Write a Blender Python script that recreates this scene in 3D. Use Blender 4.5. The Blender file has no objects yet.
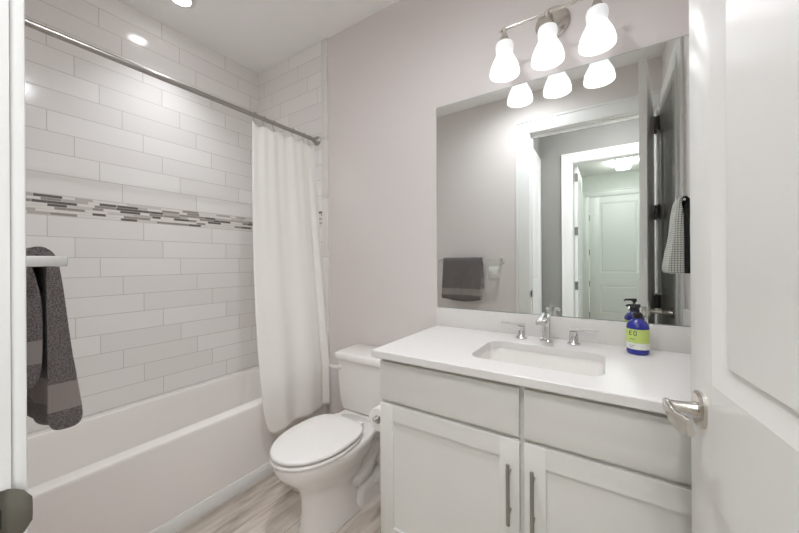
import bpy, bmesh, math, random
from mathutils import Vector, Matrix
random.seed(7)
C = bpy.context.scene.collection
SC = bpy.context.scene
PI = math.pi

# ---------------------------------------------------------------- camera, world, exposure
YAW = math.radians(32.995)
cam_d = bpy.data.cameras.new('camera')
cam = bpy.data.objects.new('camera', cam_d)
C.objects.link(cam)
cam.location = (0, 0, 1.222)
cam.rotation_euler = (PI / 2, math.radians(.326), YAW)
cam_d.sensor_width = 36
cam_d.lens = 324.05 / 799 * 36
cam_d.shift_y = -5 / 799
cam_d.clip_start = 0.01
SC.camera = cam

w = bpy.data.worlds.new('world')
SC.world = w
w.use_nodes = True
w.node_tree.nodes['Background'].inputs[0].default_value = (0.95, 0.98, 1, 1)
w.node_tree.nodes['Background'].inputs[1].default_value = 0.85  # added daylight, let in where the hall end wall is left out
SC.view_settings.view_transform = 'Standard'
SC.view_settings.look = 'None'
SC.view_settings.gamma = 1
SC.view_settings.exposure = 1.60
SC.view_settings.use_curve_mapping = False
SHADE_E, CAN_E, HALL_FILL_E, FAR_E = 0.60, 8.0, 26.5, 9.0
SPOT_W, FILL_W, BULB_E = 13.5, 22.5, 10.0
SC.cycles.max_bounces = 16
SC.cycles.diffuse_bounces = 10

# ---------------------------------------------------------------- place constants
H = 1.222            # eye height
D = 1.625            # wall with the mirror
XL, XT, XR = -2.4333, -1.640, 0.338   # tiled wall, tile edge, right wall
YF, YB = 0.073, -0.043               # doorway wall, room face and hall face
CEIL = 2.779
XJ, XJR, HEAD = -0.612, 0.298, 2.390  # doorway
HALL_Y = -1.165
FAR_Y = -3.72


# ---------------------------------------------------------------- materials
def lin(c):
    return tuple(((v / 255) / 12.92 if v / 255 <= 0.04045 else (((v / 255) + 0.055) / 1.055) ** 2.4) for v in c)


def mat(name, rgb, rough=0.5, metal=0.0, spec=0.5, var=0.0, vscale=8, bump=0.0, bscale=200, coat=0.0, emit=None, estr=0, sss=0, sheen=0):
    m = bpy.data.materials.new(name)
    m.use_nodes = True
    nt = m.node_tree
    b = nt.nodes['Principled BSDF']
    col = lin(rgb)
    b.inputs['Base Color'].default_value = (*col, 1)
    b.inputs['Roughness'].default_value = rough
    b.inputs['Metallic'].default_value = metal
    b.inputs['Specular IOR Level'].default_value = spec
    b.inputs['Coat Weight'].default_value = coat
    if sheen:
        b.inputs['Sheen Weight'].default_value = sheen
    if emit:
        b.inputs['Emission Color'].default_value = (*lin(emit), 1)
        b.inputs['Emission Strength'].default_value = estr
    if var > 0 or bump > 0:
        tc = nt.nodes.new('ShaderNodeTexCoord')
    if var > 0:
        n = nt.nodes.new('ShaderNodeTexNoise')
        n.inputs['Scale'].default_value = vscale
        n.inputs['Detail'].default_value = 4
        nt.links.new(tc.outputs['Object'], n.inputs['Vector'])
        r = nt.nodes.new('ShaderNodeValToRGB')
        r.color_ramp.elements[0].position = 0.3
        r.color_ramp.elements[1].position = 0.7
        r.color_ramp.elements[0].color = (*[max(0, c * (1 - var)) for c in col], 1)
        r.color_ramp.elements[1].color = (*[min(1, c * (1 + var)) for c in col], 1)
        nt.links.new(n.outputs['Fac'], r.inputs['Fac'])
        nt.links.new(r.outputs['Color'], b.inputs['Base Color'])
    if bump > 0:
        n2 = nt.nodes.new('ShaderNodeTexNoise')
        n2.inputs['Scale'].default_value = bscale
        n2.inputs['Detail'].default_value = 3
        nt.links.new(tc.outputs['Object'], n2.inputs['Vector'])
        bp = nt.nodes.new('ShaderNodeBump')
        bp.inputs['Strength'].default_value = bump
        bp.inputs['Distance'].default_value = 0.004
        nt.links.new(n2.outputs['Fac'], bp.inputs['Height'])
        nt.links.new(bp.outputs['Normal'], b.inputs['Normal'])
    return m


class NT:
    """short-hand for wiring math nodes"""
    def __init__(self, m):
        self.nt = m.node_tree
        self.b = self.nt.nodes['Principled BSDF']

    def new(self, t):
        return self.nt.nodes.new(t)

    def link(self, a, b):
        self.nt.links.new(a, b)

    def m(self, op, a, b=None, c=None):
        n = self.new('ShaderNodeMath')
        n.operation = op
        for i, v in enumerate((a, b, c)):
            if v is None:
                continue
            if isinstance(v, (int, float)):
                n.inputs[i].default_value = v
            else:
                self.link(v, n.inputs[i])
        return n.outputs[0]

    def xyz(self):
        tc = self.new('ShaderNodeTexCoord')
        s = self.new('ShaderNodeSeparateXYZ')
        self.link(tc.outputs['Object'], s.inputs[0])
        return tc.outputs['Object'], s.outputs[0], s.outputs[1], s.outputs[2]

    def comb(self, x, y, z=0):
        n = self.new('ShaderNodeCombineXYZ')
        for i, v in enumerate((x, y, z)):
            if isinstance(v, (int, float)):
                n.inputs[i].default_value = v
            else:
                self.link(v, n.inputs[i])
        return n.outputs[0]

    def mix(self, f, a, b):
        n = self.new('ShaderNodeMix')
        n.data_type = 'RGBA'
        for i, v in ((0, f), (6, a), (7, b)):
            if isinstance(v, (int, float)):
                n.inputs[i].default_value = v
            elif isinstance(v, tuple):
                n.inputs[i].default_value = (*v, 1)
            else:
                self.link(v, n.inputs[i])
        return n.outputs[2]

    def white(self, vec):
        n = self.new('ShaderNodeTexWhiteNoise')
        n.noise_dimensions = '3D'
        self.link(vec, n.inputs['Vector'])
        return n.outputs['Value']

    def ramp(self, f, stops, interp='LINEAR'):
        r = self.new('ShaderNodeValToRGB')
        cr = r.color_ramp
        cr.interpolation = interp
        while len(cr.elements) < len(stops):
            cr.elements.new(0.5)
        for e, (p, c) in zip(cr.elements, stops):
            e.position = p
            e.color = (*c, 1)
        self.link(f, r.inputs['Fac'])
        return r.outputs['Color']

    def bump(self, h, strength=0.5, dist=0.002):
        b = self.new('ShaderNodeBump')
        b.inputs['Strength'].default_value = strength
        b.inputs['Distance'].default_value = dist
        self.link(h, b.inputs['Height'])
        self.link(b.outputs['Normal'], self.b.inputs['Normal'])


BAND0, BAND1 = 1.472, 1.580


def tile_mat(name, axis, u0):
    m = mat(name, (226, 223, 221), 0.12, spec=0.5)
    t = NT(m)
    co, x, y, z = t.xyz()
    u = y if axis == 'y' else x
    hi = t.m('GREATER_THAN', z, (BAND0 + BAND1) / 2)
    zz = t.m('SUBTRACT', z, t.m('ADD', t.m('MULTIPLY', hi, BAND1 - BAND0), BAND0))
    zp = t.m('DIVIDE', zz, 0.1095)
    k = t.m('FLOOR', zp)
    up = t.m('DIVIDE', t.m('ADD', t.m('SUBTRACT', u, u0), t.m('MULTIPLY', k, 0.1030)), 0.412)
    cu = t.m('FLOOR', up)
    fz = t.m('MULTIPLY', t.m('SUBTRACT', zp, k), 0.1095)
    fu = t.m('MULTIPLY', t.m('SUBTRACT', up, cu), 0.412)
    dz = t.m('MINIMUM', fz, t.m('SUBTRACT', 0.1095, fz))
    du = t.m('MINIMUM', fu, t.m('SUBTRACT', 0.412, fu))
    dd = t.m('MINIMUM', dz, du)
    rnd = t.white(t.comb(cu, k, 3.3))
    base = t.mix(rnd, lin((230, 227, 225)), lin((236, 234, 232)))
    grout = t.m('LESS_THAN', dd, 0.0016)
    colr = t.mix(grout, base, lin((194, 188, 182)))
    # mosaic accent band
    inb = t.m('MULTIPLY', t.m('GREATER_THAN', z, BAND0 + .002), t.m('LESS_THAN', z, BAND1 - .002))
    rp = t.m('DIVIDE', t.m('SUBTRACT', z, BAND0 + .002), 0.01486)
    rk = t.m('FLOOR', rp)
    r1 = t.white(t.comb(rk, 0.5, 9.1))
    r2 = t.white(t.comb(rk, 7.5, 1.7))
    ln = t.m('ADD', t.m('MULTIPLY', r1, 0.06), 0.065)
    mu = t.m('DIVIDE', t.m('ADD', t.m('ADD', u, 10), r2), ln)
    # uneven strip lengths: shift the coordinate by a smooth wave
    mu = t.m('ADD', mu, t.m('MULTIPLY', t.m('SINE', t.m('MULTIPLY', mu, 2.1)), 0.3))
    mc = t.m('FLOOR', mu)
    pick = t.white(t.comb(mc, rk, 5.5))
    mcol = t.ramp(pick, [(0, lin((226, 222, 219))), (.38, lin((186, 180, 176))), (.62, lin((152, 145, 140))), (.77, lin((104, 99, 96))), (.91, lin((205, 201, 198)))], 'CONSTANT')
    fr = t.m('SUBTRACT', rp, rk)
    er = t.m('MULTIPLY', t.m('MINIMUM', fr, t.m('SUBTRACT', 1, fr)), .01486)
    fm = t.m('SUBTRACT', mu, mc)
    em = t.m('MULTIPLY', t.m('MINIMUM', fm, t.m('SUBTRACT', 1, fm)), ln)
    mg = t.m('LESS_THAN', t.m('MINIMUM', er, em), 0.0009)
    mcol = t.mix(mg, mcol, lin((205, 200, 196)))
    out = t.mix(inb, colr, mcol)
    t.link(out, t.b.inputs['Base Color'])
    hgt = t.m('MULTIPLY', t.m('MINIMUM', dd, 0.003), 300)
    hgt = t.m('MULTIPLY', hgt, t.m('SUBTRACT', 1, inb))
    n = t.new('ShaderNodeTexNoise')
    n.inputs['Scale'].default_value = 5
    t.link(co, n.inputs['Vector'])
    hgt = t.m('ADD', hgt, t.m('MULTIPLY', n.outputs['Fac'], 0.8))
    t.bump(hgt, 0.35, 0.0016)
    rg = t.m('ADD', t.m('MULTIPLY', grout, 0.5), 0.13)
    t.link(rg, t.b.inputs['Roughness'])
    return m


def floor_mat():
    m = mat('plank_tile', (190, 180, 170), 0.38)
    t = NT(m)
    co, x, y, z = t.xyz()
    pw, pl = 0.20, 1.20
    xp = t.m('DIVIDE', t.m('ADD', x, 10.04), pw)
    k = t.m('FLOOR', xp)
    yp = t.m('DIVIDE', t.m('ADD', y, t.m('MULTIPLY', k, 0.42)), pl)
    c = t.m('FLOOR', yp)
    fx = t.m('MULTIPLY', t.m('SUBTRACT', xp, k), pw)
    fy = t.m('MULTIPLY', t.m('SUBTRACT', yp, c), pl)
    d = t.m('MINIMUM', t.m('MINIMUM', fx, t.m('SUBTRACT', pw, fx)), t.m('MINIMUM', fy, t.m('SUBTRACT', pl, fy)))
    rnd = t.white(t.comb(k, c, 2.2))
    n = t.new('ShaderNodeTexNoise')
    n.inputs['Scale'].default_value = 1.0
    n.inputs['Detail'].default_value = 7
    n.inputs['Roughness'].default_value = 0.62
    n.inputs['Distortion'].default_value = 0.5
    t.link(t.comb(t.m('MULTIPLY', x, 24), t.m('ADD', t.m('MULTIPLY', y, 3.6), t.m('MULTIPLY', rnd, 30)), t.m('MULTIPLY', rnd, 17)), n.inputs['Vector'])
    v = t.m('ADD', n.outputs['Fac'], t.m('MULTIPLY', t.m('SUBTRACT', rnd, 0.5), 0.22))
    col = t.ramp(v, [(.25, lin((150, 138, 127))), (.42, lin((180, 169, 158))), (.56, lin((198, 188, 178))), (.75, lin((216, 208, 200)))])
    g = t.m('LESS_THAN', d, 0.0016)
    t.link(t.mix(g, col, lin((140, 130, 121))), t.b.inputs['Base Color'])
    t.bump(t.m('MULTIPLY', t.m('MINIMUM', d, 0.002), 400), 0.3, 0.001)
    return m


def terry_mat(name, dark, light, z0, z1, z2, z3):
    """terry cloth with a flat woven band between heights z0..z1 (front flap) and z2..z3 (back flap)"""
    m = mat(name, dark, 0.95, spec=0.1, sheen=0.3)
    t = NT(m)
    co, x, y, z = t.xyz()
    front = t.m('GREATER_THAN', y, 0.171)
    a = t.m('MULTIPLY', t.m('GREATER_THAN', z, z0), t.m('LESS_THAN', z, z1))
    b = t.m('MULTIPLY', t.m('GREATER_THAN', z, z2), t.m('LESS_THAN', z, z3))
    band = t.m('ADD', t.m('MULTIPLY', a, front), t.m('MULTIPLY', b, t.m('SUBTRACT', 1, front)))
    n = t.new('ShaderNodeTexNoise')
    n.inputs['Scale'].default_value = 330
    n.inputs['Detail'].default_value = 2
    t.link(co, n.inputs['Vector'])
    pile = t.ramp(n.outputs['Fac'], [(.35, tuple(c * .6 for c in lin(dark))), (.65, tuple(c * 1.35 for c in lin(dark)))])
    t.link(t.mix(band, pile, lin(light)), t.b.inputs['Base Color'])
    h = t.m('MULTIPLY', n.outputs['Fac'], t.m('SUBTRACT', 1, t.m('MULTIPLY', band, 0.9)))
    t.bump(h, 0.9, 0.006)
    return m


def waffle_mat():
    m = mat('waffle_cloth', (215, 214, 208), 0.9, spec=0.1)
    t = NT(m)
    co, x, y, z = t.xyz()
    q = 0.011
    a = t.m('ABSOLUTE', t.m('SUBTRACT', t.m('FRACT', t.m('DIVIDE', t.m('ADD', t.m('ADD', x, y), 5), q)), 0.5))
    b = t.m('ABSOLUTE', t.m('SUBTRACT', t.m('FRACT', t.m('DIVIDE', z, q)), 0.5))
    e = t.m('MAXIMUM', a, b)
    f = t.m('GREATER_THAN', e, 0.37)
    t.link(t.mix(f, lin((222, 222, 216)), lin((140, 140, 135))), t.b.inputs['Base Color'])
    t.bump(e, 0.6, 0.004)
    return m


M = {}
M['wall'] = mat('grey_wall_paint', (223, 217, 215), 0.6, bump=0.06, bscale=260)
M['ceil'] = mat('ceiling_paint', (246, 245, 244), 0.85)
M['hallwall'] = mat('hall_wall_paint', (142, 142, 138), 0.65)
M['farwall'] = mat('far_room_paint', (212, 216, 212), 0.65)
M['trim'] = mat('white_trim_paint', (230, 230, 228), 0.28, var=0.01, vscale=3)
M['door'] = mat('white_door_paint', (228, 227, 224), 0.3, bump=0.03, bscale=120)
M['fardoor'] = mat('white_far_door_paint', (226, 228, 226), 0.35, var=0.01, vscale=3)
M['tile_l'] = tile_mat('subway_tile_long_wall', 'y', 0.310)
M['tile_b'] = tile_mat('subway_tile_end_wall', 'x', -2.25)
M['tiletrim'] = mat('tile_edge', (228, 225, 222), 0.15, var=0.02, vscale=4)
M['floor'] = floor_mat()
M['tub'] = mat('tub_acrylic', (233, 229, 225), 0.16, coat=0.2, var=0.006, vscale=2)
M['porcelain'] = mat('porcelain', (236, 233, 230), 0.12, coat=0.3, var=0.006, vscale=3)
M['seat'] = mat('toilet_seat_plastic', (230, 227, 224), 0.2, var=0.005, vscale=3)
M['cab'] = mat('cabinet_paint', (222, 221, 217), 0.42, var=0.008, vscale=4)
M['cabgap'] = mat('cabinet_carcass_paint', (176, 176, 171), 0.5, var=0.01, vscale=4)
M['quartz'] = mat('white_quartz', (223, 220, 218), 0.38, var=0.02, vscale=160)
M['sink'] = mat('sink_ceramic', (236, 233, 230), 0.14, var=0.004, vscale=3)
M['chrome'] = mat('chrome', (222, 222, 222), 0.08, metal=1, var=0.02, vscale=30)
M['nickel'] = mat('satin_nickel', (212, 207, 200), 0.22, metal=1, var=0.03, vscale=40)
M['pull'] = mat('dark_nickel_pull', (165, 162, 155), 0.34, metal=1, var=0.04, vscale=50)
M['strike'] = mat('brushed_nickel_strike', (96, 93, 85), 0.35, metal=1, var=0.06, vscale=60)
M['rod'] = mat('curtain_rod_nickel', (172, 168, 164), 0.3, metal=1, var=0.03, vscale=30)
M['darkmetal'] = mat('dark_hinge_metal', (128, 126, 122), 0.45, metal=.55, var=0.05, vscale=50)
M['mirror'] = mat('mirror_silver', (240, 243, 241), 0.0, metal=1)
M['mirroredge'] = mat('mirror_glass_edge', (150, 165, 160), 0.1, var=0.03, vscale=20)
M['curtain'] = mat('white_curtain_cloth', (238, 236, 231), 0.8, spec=0.2, bump=0.05, bscale=700)
M['hem'] = mat('curtain_hem_cloth', (240, 238, 233), 0.8, spec=0.2, bump=0.05, bscale=700)
M['towel'] = terry_mat('grey_terry', (112, 105, 104), (142, 134, 131), 0.890, 0.952, 1.005, 1.055)
M['waffle'] = waffle_mat()
M['darkcloth'] = mat('charcoal_cloth', (52, 52, 52), 0.95, spec=0.1, var=0.4, vscale=140, bump=0.5, bscale=300)
M['bluebottle'] = mat('cobalt_plastic', (38, 44, 142), 0.14, coat=0.4, var=0.04, vscale=20)
M['greenlabel'] = mat('lime_label', (193, 212, 116), 0.5, var=0.02, vscale=30)
M['whitelabel'] = mat('pale_label', (226, 228, 222), 0.5, var=0.02, vscale=30)
M['black'] = mat('black_plastic', (26, 25, 26), 0.3, var=0.1, vscale=30)
M['ink'] = mat('label_ink', (44, 46, 70), 0.6, var=0.03, vscale=30)
M['paper'] = mat('toilet_paper', (236, 234, 230), 0.95, bump=0.1, bscale=300)
M['switch'] = mat('switch_plastic', (240, 239, 236), 0.35, var=0.004, vscale=5)
M['shadow'] = mat('recess_shade', (40, 38, 36), 0.8, var=0.05, vscale=20)
M['hose'] = mat('braided_hose', (170, 168, 165), 0.35, metal=0.8, bump=0.3, bscale=500)
M['lens'] = mat('lamp_lens', (250, 248, 244), 0.5, emit=(250, 250, 252), estr=CAN_E)
M['hallfill'] = mat('hall_fill_lens', (250, 250, 248), 0.5, emit=(252, 250, 255), estr=HALL_FILL_E)
M['farlens'] = mat('far_lamp_lens', (250, 252, 250), 0.5, emit=(247, 255, 248), estr=FAR_E)


def shade_mat():
    m = mat('frosted_glass', (222, 221, 219), 0.3)
    t = NT(m)
    co, x, y, z = t.xyz()
    f = t.m('DIVIDE', t.m('MULTIPLY', z, -1), 0.146)       # 0 at the neck, 1 at the rim
    s = t.m('MULTIPLY_ADD', t.m('SMOOTH_MAX', t.m('SUBTRACT', f, 0.28), 0.0, 0.1), SHADE_E, 0.14)
    t.link(s, t.b.inputs['Emission Strength'])
    t.b.inputs['Emission Color'].default_value = (*lin((248, 250, 255)), 1)
    return m


M['shade'] = shade_mat()
M['bulb'] = mat('bulb_glass', (255, 250, 244), 0.4, emit=(248, 250, 255), estr=BULB_E)


# ---------------------------------------------------------------- mesh helpers
class MB:
    def __init__(self):
        self.v, self.f = [], []

    def add(self, vs, fs):
        b = len(self.v)
        self.v += [Vector(p) for p in vs]
        self.f += [tuple(i + b for i in q) for q in fs]
        return self

    def from_bm(self, bm):
        bm.verts.ensure_lookup_table()
        bm.verts.index_update()
        self.add([v.co.copy() for v in bm.verts], [[v.index for v in f.verts] for f in bm.faces])
        bm.free()
        return self

    def box(self, x0, x1, y0, y1, z0, z1, bev=0.0, seg=2):
        bm = bmesh.new()
        vs = [bm.verts.new(p) for p in ((x0, y0, z0), (x1, y0, z0), (x1, y1, z0), (x0, y1, z0), (x0, y0, z1), (x1, y0, z1), (x1, y1, z1), (x0, y1, z1))]
        for q in ((0, 3, 2, 1), (4, 5, 6, 7), (0, 1, 5, 4), (1, 2, 6, 5), (2, 3, 7, 6), (3, 0, 4, 7)):
            bm.faces.new([vs[i] for i in q])
        if bev > 0:
            bmesh.ops.bevel(bm, geom=list(bm.edges), offset=bev, segments=seg, profile=0.5, affect='EDGES')
        return self.from_bm(bm)

    def loft(self, rings, cap0=True, cap1=True, closed=True):
        n = len(rings[0])
        vs = [p for r in rings for p in r]
        fs = []
        for i in range(len(rings) - 1):
            for j in range(n if closed else n - 1):
                k = (j + 1) % n
                fs.append((i * n + j, i * n + k, (i + 1) * n + k, (i + 1) * n + j))
        if cap0:
            fs.append(tuple(reversed(range(n))))
        if cap1:
            fs.append(tuple((len(rings) - 1) * n + j for j in range(n)))
        return self.add(vs, fs)

    def lathe(self, prof, c, n=40, axis='z', cap0=True, cap1=True):
        rings = []
        for r, h in prof:
            ring = []
            for j in range(n):
                a = 2 * PI * j / n
                p = (r * math.cos(a), r * math.sin(a), h)
                if axis == 'y':
                    p = (p[0], h, p[1])
                elif axis == 'x':
                    p = (h, p[0], p[1])
                ring.append((c[0] + p[0], c[1] + p[1], c[2] + p[2]))
            rings.append(ring)
        return self.loft(rings, cap0, cap1)

    def tube(self, pts, r, n=16, cap=True):
        pts = [Vector(p) for p in pts]
        rs = r if isinstance(r, (list, tuple)) else [r] * len(pts)
        rings = []
        up = None
        for i, p in enumerate(pts):
            d = (pts[min(i + 1, len(pts) - 1)] - pts[max(i - 1, 0)]).normalized()
            if up is None:
                up = Vector((0, 0, 1)) if abs(d.z) < 0.9 else Vector((1, 0, 0))
            s = d.cross(up).normalized()
            up = s.cross(d).normalized()
            rings.append([p + (s * math.cos(2 * PI * j / n) + up * math.sin(2 * PI * j / n)) * rs[i] for j in range(n)])
        return self.loft(rings, cap, cap)

    def bar(self, pts, wd, th, up=(0, 0, 1), bev=0.25, n=4):
        """a bar of rounded-rectangle section: wd wide sideways, th along up; wd/th may be lists"""
        pts = [Vector(p) for p in pts]
        W = wd if isinstance(wd, (list, tuple)) else [wd] * len(pts)
        T = th if isinstance(th, (list, tuple)) else [th] * len(pts)
        up = Vector(up)
        rings = []
        for i, p in enumerate(pts):
            d = (pts[min(i + 1, len(pts) - 1)] - pts[max(i - 1, 0)]).normalized()
            s = d.cross(up).normalized()
            u = s.cross(d).normalized()
            ring = []
            for (a, b) in rrect(W[i], T[i], min(W[i], T[i]) * bev, n):
                ring.append(p + s * a + u * b)
            rings.append(ring)
        return self.loft(rings)

    def sphere(self, c, r, n=20, sz=1.0):
        prof = []
        for i in range(1, 12):
            a = PI * i / 12
            prof.append((r * math.sin(a), -r * sz * math.cos(a)))
        return self.lathe(prof, c, n)

    def sheet(self, fn, nu, nv, thick=0.0):
        vs = [Vector(fn(i / nu, j / nv)) for j in range(nv + 1) for i in range(nu + 1)]
        q = [(j * (nu + 1) + i, j * (nu + 1) + i + 1, (j + 1) * (nu + 1) + i + 1, (j + 1) * (nu + 1) + i) for j in range(nv) for i in range(nu)]
        return self.add(vs, q)

    def torus(self, c, R, r, axis='x', n=28, k=10):
        vs, fs = [], []
        for i in range(n):
            a = 2 * PI * i / n
            for j in range(k):
                b = 2 * PI * j / k
                rr, hh = R + r * math.cos(b), r * math.sin(b)
                p = {'x': (hh, rr * math.cos(a), rr * math.sin(a)), 'y': (rr * math.cos(a), hh, rr * math.sin(a)), 'z': (rr * math.cos(a), rr * math.sin(a), hh)}[axis]
                vs.append((c[0] + p[0], c[1] + p[1], c[2] + p[2]))
        for i in range(n):
            for j in range(k):
                fs.append((i * k + j, ((i + 1) % n) * k + j, ((i + 1) % n) * k + (j + 1) % k, i * k + (j + 1) % k))
        return self.add(vs, fs)

    def xf(self, mtx):
        self.v = [mtx @ p for p in self.v]
        return self

    def build(self, name, m, parent=None, local=False, ang=35, solid=0.0, sub=0, flip=True):
        off = Vector((0, 0, 0))
        if parent is not None and not local:
            q = parent
            while q is not None:
                off += q.location
                q = q.parent
        me = bpy.data.meshes.new(name)
        me.from_pydata([p - off for p in self.v], [], self.f)
        bm = bmesh.new()
        bm.from_mesh(me)
        if flip:
            bmesh.ops.recalc_face_normals(bm, faces=bm.faces)
        bm.to_mesh(me)
        bm.free()
        for p in me.polygons:
            p.use_smooth = True
        try:
            me.set_sharp_from_angle(angle=math.radians(ang))
        except Exception:
            pass
        me.materials.append(m)
        o = bpy.data.objects.new(name, me)
        C.objects.link(o)
        if parent is not None:
            o.parent = parent
        if solid:
            s = o.modifiers.new('solid', 'SOLIDIFY')
            s.thickness = solid
            s.offset = 0
        if sub:
            s = o.modifiers.new('sub', 'SUBSURF')
            s.levels = sub
            s.render_levels = sub
        return o


def rrect(wd, ht, r, n=6):
    pts = []
    for cx, cy, a0 in ((wd / 2 - r, ht / 2 - r, 0), (-wd / 2 + r, ht / 2 - r, PI / 2), (-wd / 2 + r, -ht / 2 + r, PI), (wd / 2 - r, -ht / 2 + r, 1.5 * PI)):
        for i in range(n + 1):
            a = a0 + PI / 2 * i / n
            pts.append((cx + r * math.cos(a), cy + r * math.sin(a)))
    return pts


def tag(o, label=None, cat=None, group=None, kind=None):
    if label:
        o['label'] = label
    if cat:
        o['category'] = cat
    if group:
        o['group'] = group
    if kind:
        o['kind'] = kind
    return o


def thing(name, label, cat, loc=(0, 0, 0), rz=0, group=None, kind=None):
    o = bpy.data.objects.new(name, None)
    C.objects.link(o)
    o.location = loc
    o.rotation_euler = (0, 0, rz)
    o.empty_display_size = 0.05
    return tag(o, label, cat, group, kind)


def struct(name, mb, m, label, cat, parent=None, **k):
    o = mb.build(name, m, parent, **k)
    if parent is None:
        tag(o, label, cat, kind='structure')
    return o


def copy_tree(o, parent=None):
    c = o.copy()
    C.objects.link(c)
    if parent is not None:
        c.parent = parent
    for ch in list(o.children):
        copy_tree(ch, c)
    return c


def link_text(body, size, m, parent, loc, rot, name, ext=0.0004):
    cu = bpy.data.curves.new(name, 'FONT')
    cu.body = body
    cu.size = size
    cu.extrude = ext
    cu.align_x = 'CENTER'
    cu.align_y = 'CENTER'
    cu.materials.append(m)
    o = bpy.data.objects.new(name, cu)
    C.objects.link(o)
    o.parent = parent
    o.location = loc
    o.rotation_euler = rot
    return o


# ================================================================= SETTING
struct('floor', MB().box(-2.56, 1.75, FAR_Y - .12, D + .12, -0.06, 0), M['floor'], 'pale greige wood-look plank tile floor beside the tub and toilet', 'floor')
struct('ceiling', MB().box(-2.56, 1.75, FAR_Y - .12, D + .12, CEIL, CEIL + .06), M['ceil'], 'smooth white painted ceiling above tub and vanity', 'ceiling')
struct('wall_left', MB().box(XL - .12, XL, YB, D + .12, 0, CEIL), M['tile_l'], 'long white subway tile wall behind the bathtub with mosaic accent band', 'wall')
struct('wall_back', MB().box(XT - .02, XR + .12, D, D + .12, 0, CEIL), M['wall'], 'pale grey painted wall behind the toilet and mirror', 'wall')
struct('wall_back_tile', MB().box(XL, XT - .022, D - .010, D + .12, 0, CEIL), M['tile_b'], 'short white subway tile wall at the end of the tub', 'wall')
b = MB()
zs = [0.44 + 0.41 * i for i in range(7)]
for i in range(6):
    z1 = min(zs[i + 1], CEIL) - .0015
    b.box(XT - .052, XT, D - .014, D + .01, zs[i], z1, .003)
struct('trim_1', b, M['tiletrim'], 'narrow vertical strip of white bullnose tile ending the tiled wall', 'trim')
# doorway wall
b = MB()
b.box(XL, XJ - .018, YB, YF, 0, CEIL)
b.box(XJR + .018, XR, YB, YF, 0, CEIL)
b.box(XJ - .018, XJR + .018, YB, YF, HEAD + .018, CEIL)
struct('wall_front', b, M['wall'], 'pale grey wall around the bathroom doorway holding the towel bar', 'wall')
# right wall with its closet doorway
CY0, CY1 = 0.17, 0.845
b = MB()
b.box(XR, XR + .12, YF - .11, CY0 - .018, 0, CEIL)
b.box(XR, XR + .12, CY1 + .018, D + .12, 0, CEIL)
b.box(XR, XR + .12, CY0 - .018, CY1 + .018, HEAD + .018, CEIL)
struct('wall_right', b, M['wall'], 'pale grey side wall beside the vanity, seen in the mirror', 'wall')
b = MB()
b.box(XR, XR + .115, CY0 - .018, CY0 - .001, 0, HEAD)
b.box(XR, XR + .115, CY1 + .001, CY1 + .018, 0, HEAD)
b.box(XR, XR + .115, CY0 - .018, CY1 + .018, HEAD, HEAD + .018)
b.box(XR - .016, XR, CY1 + .006, CY1 + .092, 0, HEAD + .092, .004)
b.box(XR - .016, XR, YF + .020, CY1 + .006, HEAD + .006, HEAD + .092, .004)
b.box(XR - .016, XR, YF + .020, CY0 - .006, 0, HEAD + .006, .004)
struct('trim_2', b, M['trim'], 'white casing around the closet door beside the vanity', 'trim')


def casing(b, x0, x1, yf, sgn, head, wd=.105, th=.014, rim=0.006):
    """flat casing with a raised outer band, on the wall face yf, thickness towards sgn"""
    for xa, xb, xo in ((x0 - rim - wd, x0 - rim, x0 - rim - wd), (x1 + rim, x1 + rim + wd, x1 + rim + wd)):
        b.box(min(xa, xb), max(xa, xb), min(yf, yf + sgn * th), max(yf, yf + sgn * th), 0, head + rim, .003)
        o0, o1 = (xo, xo + .022) if xo < x0 else (xo - .022, xo)
        b.box(o0, o1, min(yf, yf + sgn * (th + .007)), max(yf, yf + sgn * (th + .007)), 0, head + rim + wd - .022, .003)
    b.box(x0 - rim - wd, x1 + rim + wd, min(yf, yf + sgn * th), max(yf, yf + sgn * th), head + rim, head + rim + wd, .003)
    b.box(x0 - rim - wd, x1 + rim + wd, min(yf, yf + sgn * (th + .007)), max(yf, yf + sgn * (th + .007)), head + rim + wd - .022, head + rim + wd, .003)


b = MB()
b.box(XJ - .018, XJ, YB, YF, 0, HEAD, .0015)
b.box(XJR, XJR + .018, YB, YF, 0, HEAD, .0015)
b.box(XJ - .018, XJR + .018, YB, YF, HEAD, HEAD + .018)
b.box(XJ, XJ + .011, YB + .02, YF - .040, 0, HEAD, .002)          # door stop
b.box(XJR - .011, XJR, YB + .02, YF - .040, 0, HEAD, .002)
b.box(XJ, XJR, YB + .02, YF - .040, HEAD - .011, HEAD, .002)
# room side casing, cut short by the side wall
WD = .122
b.box(XJ - .006 - WD, XJ - .006, YF, YF + .014, 0, HEAD + .006, .004)
b.box(XJ - .006 - WD, XJ - .006 - WD + .022, YF, YF + .020, 0, HEAD + .006 + WD - .022, .003)
b.box(XJR + .006, XR - .001, YF, YF + .014, 0, HEAD + .006, .003)
b.box(XJ - .006 - WD, XR - .001, YF, YF + .014, HEAD + .006, HEAD + .006 + WD, .004)
b.box(XJ - .006 - WD, XR - .001, YF, YF + .020, HEAD + .006 + WD - .022, HEAD + .006 + WD, .003)
b2 = MB()
casing(b, XJ, XJR, YB, -1, HEAD)
frame = struct('trim_3', b, M['trim'], 'white door frame and casing of the bathroom doorway', 'trim')
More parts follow.
